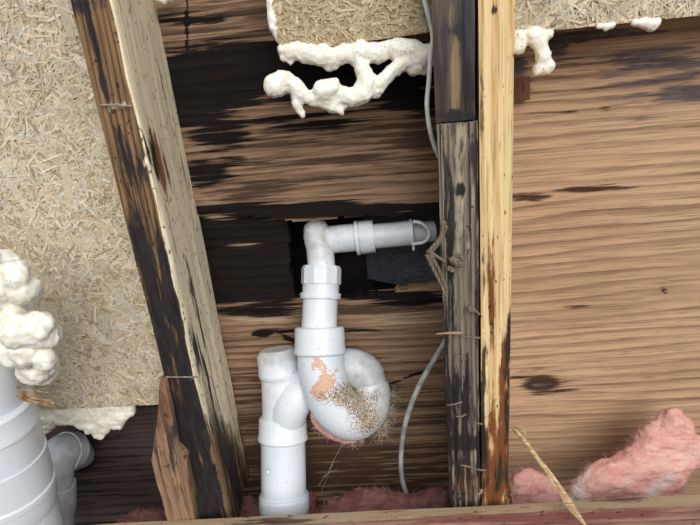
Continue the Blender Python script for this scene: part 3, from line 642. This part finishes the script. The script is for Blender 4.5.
L += chain([(358, 58, 6, 0), (362, 68, 6.5, -0.006), (367, 80, 8, -0.010), (363, 93, 9, -0.012), (353, 98, 8, -0.012), (342, 94, 7, -0.012), (330, 97, 7, -0.012), (316, 101, 5, -0.012), (303, 95, 6.5, -0.014), (292, 84, 7.5, -0.014), (283, 80, 8, -0.014), (275, 86, 10.5, -0.014)], 3)
L += [(324, 90, 9.5, -0.014), (331, 88, 9, -0.014), (333, 106, 7, -0.012), (340, 108, 5, -0.012), (326, 104, 5, -0.012)]
L += chain([(296, 98, 5, -0.014), (298, 107, 4.2, -0.014), (303, 115, 3, -0.014)], 2)
L += chain([(414, 62, 7, 0), (403, 64, 6.5, -0.004), (391, 72, 6, -0.008), (382, 82, 5.5, -0.010), (378, 89, 5, -0.010), (377, 95, 4, -0.010)], 3)
foam('foam_string', L, YO+0.004, 'long dangling cream foam string below the small strand board', sub=2, lump=0.0022, grow=1.22)
foam('foam_bead', chain([(269, -8, 4.5), (272, 10, 5), (275, 28, 5.5), (279, 38, 4)], 4), YO+0.004, 'thin white foam bead on the left end of the small strand board', sub=1)
foam('foam_drip', chain([(518, 36, 6), (519, 48, 6.5)], 4)+chain([(534, 36, 9), (541, 46, 7), (543, 58, 7.5)], 4)+[(545, 68, 6.5), (540, 68, 6.5), (549, 66, 6), (528, 38, 5), (549, 34, 5)], YO, 'forked white foam drip just right of the bright stud', sub=1)
foam('foam_drip', chain([(634, 23, 3.5), (645, 23, 5), (651, 26, 6), (656, 22, 4)], 4), YO, 'rightmost small foam blob under the pale strand board', sub=1)
foam('foam_drip', chain([(599, 26, 3), (606, 27, 3.5), (612, 25, 3)], 4), YO, 'tiny foam blob between the forked drip and the rightmost blob', sub=1)
foam('foam_drip', [(158, -2, 4), (164, 0, 4), (171, -2, 4)], 0.11, 'speck of white foam at the top beside the left stud', sub=1)
L = []
for x in range(26, 136, 4):
    lo = np.interp(x, [26, 33, 48, 58, 66, 78, 89, 98, 104, 111, 118, 124, 130, 136], [424, 424, 434, 424, 428, 427, 432, 441, 436, 429, 431, 425, 416, 407])
    for y in np.arange(407, lo-3, 4.5): L.append((x+random.uniform(-1, 1), y, 4.6))
foam('foam_fringe', L, YO+0.008, 'flat jagged foam fringe under the large strand board', 'foam_green', sub=0, lump=0.0024, sc=110)
L = []
poly = [(-30, 250), (4, 249), (18, 250), (28, 265), (33, 285), (38, 300), (50, 318), (60, 333), (61, 350), (55, 364), (49, 374), (44, 384), (30, 378), (14, 362), (-30, 362)]
for i in range(170):
    x, y = random.uniform(-28, 62), random.uniform(248, 386)
    r = random.uniform(7, 17)
    if inpoly(np.array([x+r*0.8, x, x]), np.array([y, y-r*0.7, y+r*0.7]), poly).sum() >= 3: L.append((x, y, r, random.uniform(-0.03, 0.0)))
L += [(x, y, 17, 0.008) for x, y in ((5, 270), (10, 290), (20, 300), (18, 312), (30, 335), (38, 350), (5, 330), (-12, 300), (14, 345), (40, 366))]
L = [(a, b, c if a+c < 60 else max(4, 60-a), d) for a, b, c, d in L]
foam('foam_clump', L, -0.055, 'big lumpy greenish-white foam clump above the fat waste pipe', 'foam_green', vox=0.0022, lump=0.006, sc=60, fine=0.0022, sub=0)

# ------------------------------------------------------------------ cables
def cable(name, pts, r, mat, label):
    p = px_path(pts, 8); v, f = sweep(p, r, 14); return tag(mk(name, v, f, M[mat], smooth=True), label, 'cable')
cable('cable', [(420, -20, 0.045), (425, 2, 0.045), (430, 22, 0.043), (433, 38, 0.040), (431, 52, 0.036), (429, 80, 0.03), (427, 105, 0.028), (430, 130, 0.032), (436, 150, 0.04), (444, 166, 0.052)], 0.0023, 'cable_white', 'thin white cable hanging beside the wet dark stud')
cable('cable', [(452, 325, 0.05), (446, 340, 0.045), (437, 355, 0.045), (422, 380, 0.05), (411, 405, 0.055), (404, 430, 0.06), (401, 455, 0.066), (402, 478, 0.07), (407, 496, 0.078), (412, 515, 0.08)], 0.0032, 'cable_grey', 'grey cable curving down into the insulation beside the trap')

# ------------------------------------------------------------------ insulation
def fibres(name, seeds, n, L, mat, parent=None, spread=0.6, r=0.00016, steps=5, dirw=None):
    vs_, fs = [], []
    for i in range(n):
        p, nr = seeds[RNG.integers(len(seeds))]; d = nr*spread+RNG.normal(0, 0.6, 3)
        if dirw is not None: d = d+dirw
        d /= np.linalg.norm(d); ln = L*RNG.uniform(0.4, 1.3); s_ = np.cross(d, RNG.normal(0, 1, 3)); s_ /= np.linalg.norm(s_); q = p.copy(); b = len(vs_)
        s2 = np.cross(d, s_)
        for j in range(steps):
            rr = r*(1-0.6*j/steps)
            vs_ += [q+s_*rr, q-s_*rr*0.5+s2*rr*0.87, q-s_*rr*0.5-s2*rr*0.87]
            d = d+RNG.normal(0, 0.28, 3); d /= np.linalg.norm(d); q = q+d*ln/steps
        for j in range(steps-1):
            for e in range(3): fs.append((b+3*j+e, b+3*j+(e+1) % 3, b+3*j+3+(e+1) % 3, b+3*j+3+e))
    o = mk(name, np.array(vs_), fs, M[mat], parent); o['kind'] = 'stuff'; return o
def wool(name, poly, Y0, Y1, n, rpx, label, mat='pink', white=(), nf=900, seed=1):
    rg = random.Random(seed); balls = []; xs = [p[0] for p in poly]; ys = [p[1] for p in poly]; pa = np.array(poly, float); pb = np.roll(pa, -1, 0)
    for x in np.arange(min(xs), max(xs), 4.0):
        for y in np.arange(min(ys), max(ys), 4.0):
            x_, y_ = x+rg.uniform(-1.5, 1.5), y+rg.uniform(-1.5, 1.5)
            if not inpoly(np.array([x_]), np.array([y_]), poly)[0]: continue
            q = np.array([x_, y_]); t = np.clip(((q-pa)*(pb-pa)).sum(1)/((pb-pa)**2).sum(1), 0, 1); dd = np.linalg.norm(q-(pa+(pb-pa)*t[:, None]), axis=1).min()
            if dd < 3: continue
            rr = min(dd, rpx); t = (y_-min(ys))/(max(ys)-min(ys)); yy = Y1+(Y0-Y1)*t; balls.append((P(x_, y_, yy), rr*mpp(x_, y_, yy)))
    v, f = blob(balls, 0.0028, 0.006, 0.0035, 38, (0.6, 1, 1.5), 5)
    e = empty(name, V(*[v[:, 0].mean(), v[:, 1].mean(), v[:, 2].min()]))
    o = mk('batt', v, f, M[mat], e, smooth=True, attr=masks(v, R_=white))
    c = v.mean(0); idx = RNG.choice(len(v), 3000); nn = (v[idx]-c); nn /= np.linalg.norm(nn, axis=1)[:, None]
    fibres('loose_fibres', list(zip(v[idx], nn)), nf, 0.010, 'fibre_pink' if mat == 'pink' else 'fibre_grey', e, 0.7)
    return tag(e, label, 'insulation', 'pink glass wool scraps')
wool('insulation_batt', [(564, 505), (572, 485), (590, 466), (612, 460), (632, 444), (642, 430), (656, 418), (668, 406), (676, 405), (690, 418), (695, 432), (712, 440), (712, 462), (690, 470), (682, 484), (676, 510), (600, 530)],
     0.02, 0.085, 90, 13, 'big pink insulation slab leaning in the right bay', white=[(575, 490, 14, 22, 0.8), (585, 470, 10, 10, 0.7), (660, 485, 30, 10, 0.75, -35), (610, 500, 40, 6, 0.5), (690, 455, 20, 10, 0.5, -30)], nf=1500, seed=3)
wool('insulation_scrap', [(505, 530), (508, 480), (520, 472), (532, 470), (545, 476), (556, 486), (562, 500), (560, 530)], 0.02, 0.06, 30, 10, 'small pink insulation tuft between the bright stud and the dry reed', white=[(530, 474, 16, 5, 0.5)], nf=600, seed=4)
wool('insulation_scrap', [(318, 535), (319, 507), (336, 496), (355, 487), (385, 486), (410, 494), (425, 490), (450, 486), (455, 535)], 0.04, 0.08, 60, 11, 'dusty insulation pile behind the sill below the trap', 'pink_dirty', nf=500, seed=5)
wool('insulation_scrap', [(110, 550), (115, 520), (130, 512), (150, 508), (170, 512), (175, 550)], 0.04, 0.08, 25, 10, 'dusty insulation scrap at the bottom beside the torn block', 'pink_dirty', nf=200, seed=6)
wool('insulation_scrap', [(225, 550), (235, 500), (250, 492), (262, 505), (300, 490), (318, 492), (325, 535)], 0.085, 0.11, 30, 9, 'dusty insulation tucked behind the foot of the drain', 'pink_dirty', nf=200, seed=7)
# lint hanging on the trap
seeds = [(P(x, y, Y), V(*d)) for x, y, Y, d in ((388, 408, 0.085, (0.8, -0.4, -0.4)), (384, 420, 0.08, (0.6, -0.4, -0.7)), (376, 396, 0.07, (0.5, -0.8, 0)), (380, 430, 0.075, (0.3, -0.3, -1)), (391, 396, 0.09, (1, -0.3, 0)))]
tag(fibres('lint', [(p+RNG.normal(0, 0.004, 3), d) for p, d in seeds for _ in range(30)], 420, 0.020, 'fibre_grey', None, 0.6, 0.00014, 6), 'fuzzy brown-grey lint clinging to the right end of the trap bend', 'lint', kind='stuff')
seeds = [(P(x, y, 0.068), V(-0.4, -0.2, -1)) for x, y in ((314, 418), (320, 424), (328, 430), (336, 436), (344, 439), (354, 439), (362, 437))]
tag(fibres('pink_lint', [(p+RNG.normal(0, 0.003, 3), d) for p, d in seeds for _ in range(25)], 420, 0.010, 'fibre_pink', None, 0.5, 0.0002, 5), 'pink wool fibres stuck under the trap bend', 'lint', kind='stuff')
v, f = blob([(P(x, y, 0.072), r*mpp(x, y, 0.072)) for x, y, r in chain([(312, 413, 2), (315, 419, 4), (320, 426, 5), (327, 432, 4.5), (335, 437, 3.5), (344, 440, 3.5), (354, 441, 2.5)], 2)], 0.0018, 0.003, 0.0015, 110)
tag(mk('wool_rag', v, f, M['pink'], smooth=True, attr=np.full((len(v), 3), 0.45)), 'shred of pink wool stuck along the underside of the trap bend', 'insulation', 'pink glass wool scraps')
# cobweb strands below the trap
for pts in ([(330, 470), (327, 478), (321, 492)], [(334, 460), (330, 470), (318, 486)], [(345, 440), (336, 456), (329, 470)], [(338, 470), (330, 472), (322, 478)]):
    p = px_path([(x, y, 0.09) for x, y in pts], 4); v, f = sweep(p, 0.00025, 5)
    tag(mk('cobweb_strand', v, f, M['web']), 'fine cobweb thread below the trap bend', 'cobweb', 'cobweb threads below the trap')

# ------------------------------------------------------------------ dry reed, twigs, leaf
def ribbon(pts, ws, Ys, fold=0.25):
    p = spline([tuple(P(x, y, Y))+(w*mpp(x, y, Y),) for (x, y), w, Y in zip(pts, ws, Ys)], 6); vs_, fs = [], []
    for i in range(len(p)):
        t = p[min(i+1, len(p)-1), :3]-p[max(i-1, 0), :3]; t /= np.linalg.norm(t); s_ = np.cross(t, V(0, 1, 0.0)); s_ /= np.linalg.norm(s_); n_ = np.cross(s_, t); w = p[i, 3]
        for (a, b) in ((-1, 0), (0, -fold), (1, 0), (1, 0.12), (0, -fold+0.12), (-1, 0.12)): vs_.append(p[i, :3]+s_*a*w+n_*(b*w if n_[1] > 0 else -b*w))
    for i in range(len(p)-1):
        for e in range(6): fs.append((i*6+e, i*6+(e+1) % 6, i*6+6+(e+1) % 6, i*6+6+e))
    fs += [tuple(range(6)), tuple((len(p)-1)*6+e for e in range(6))]
    return np.array(vs_), fs
rd = empty('dry_reed', P(580, 515, -0.04)); tag(rd, 'dry straw-coloured reed leaning over the sill beside the pink tuft', 'reed')
v, f = ribbon([(514, 428), (522, 438), (535, 455), (550, 474), (562, 492), (572, 508), (586, 526)], [2.6, 3.2, 2.2, 2.4, 3.2, 3.8, 1.0], [0.0, -0.004, -0.012, -0.022, -0.036, -0.042, -0.045]); mk('leaf_blade', v, f, M['straw'], rd)
v, f = ribbon([(515, 429), (527, 444), (541, 464), (556, 488)], [1.2, 1.6, 1.4, 0.8], [-0.006, -0.012, -0.022, -0.036]); mk('stem', v, f, M['straw'], rd)
v, f = ribbon([(513, 432), (517, 427), (523, 430), (526, 436)], [1.5, 2.5, 2.0, 0.8], [-0.004, -0.008, -0.008, -0.006]); mk('curled_tip', v, f, M['straw'], rd)
for i in range(8):
    x, y = random.uniform(16, 26), random.uniform(386, 398); x2, y2 = x+random.uniform(22, 38), y+random.uniform(4, 16)
    a, b = P(x, y, -0.075), P(min(x2, 62), min(y2, 406), -0.068); p = spline([a, (a+b)/2+RNG.normal(0, 0.002, 3), b], 4); v, f = sweep(p, np.linspace(0.0011, 0.0005, len(p)), 6)
    tag(mk('bark_shred', v, f, M['twig']), 'thin brown bark shred lying across the top of the fat waste pipe', 'bark shred', 'bark shreds on the waste pipe')
for i in range(3):
    a, b = P(-6, 343+5*i, -0.05), P(22-3*i, 356+2*i, -0.05); p = spline([a, (a+b)/2+RNG.normal(0, 0.002, 3), b], 4); v, f = sweep(p, np.linspace(0.0010, 0.0004, len(p)), 6)
    tag(mk('bark_shred', v, f, M['twig']), 'thin brown shred stuck on the foam clump at the left edge', 'bark shred', 'bark shreds on the foam')
v, f = ribbon([(30, 366), (36, 368), (41, 374), (39, 380)], [3, 7, 6, 2], [-0.052, -0.054, -0.052, -0.05]); tag(mk('dead_leaf', v, f, M['leaf']), 'crumpled dark brown leaf caught in the foam clump', 'leaf')
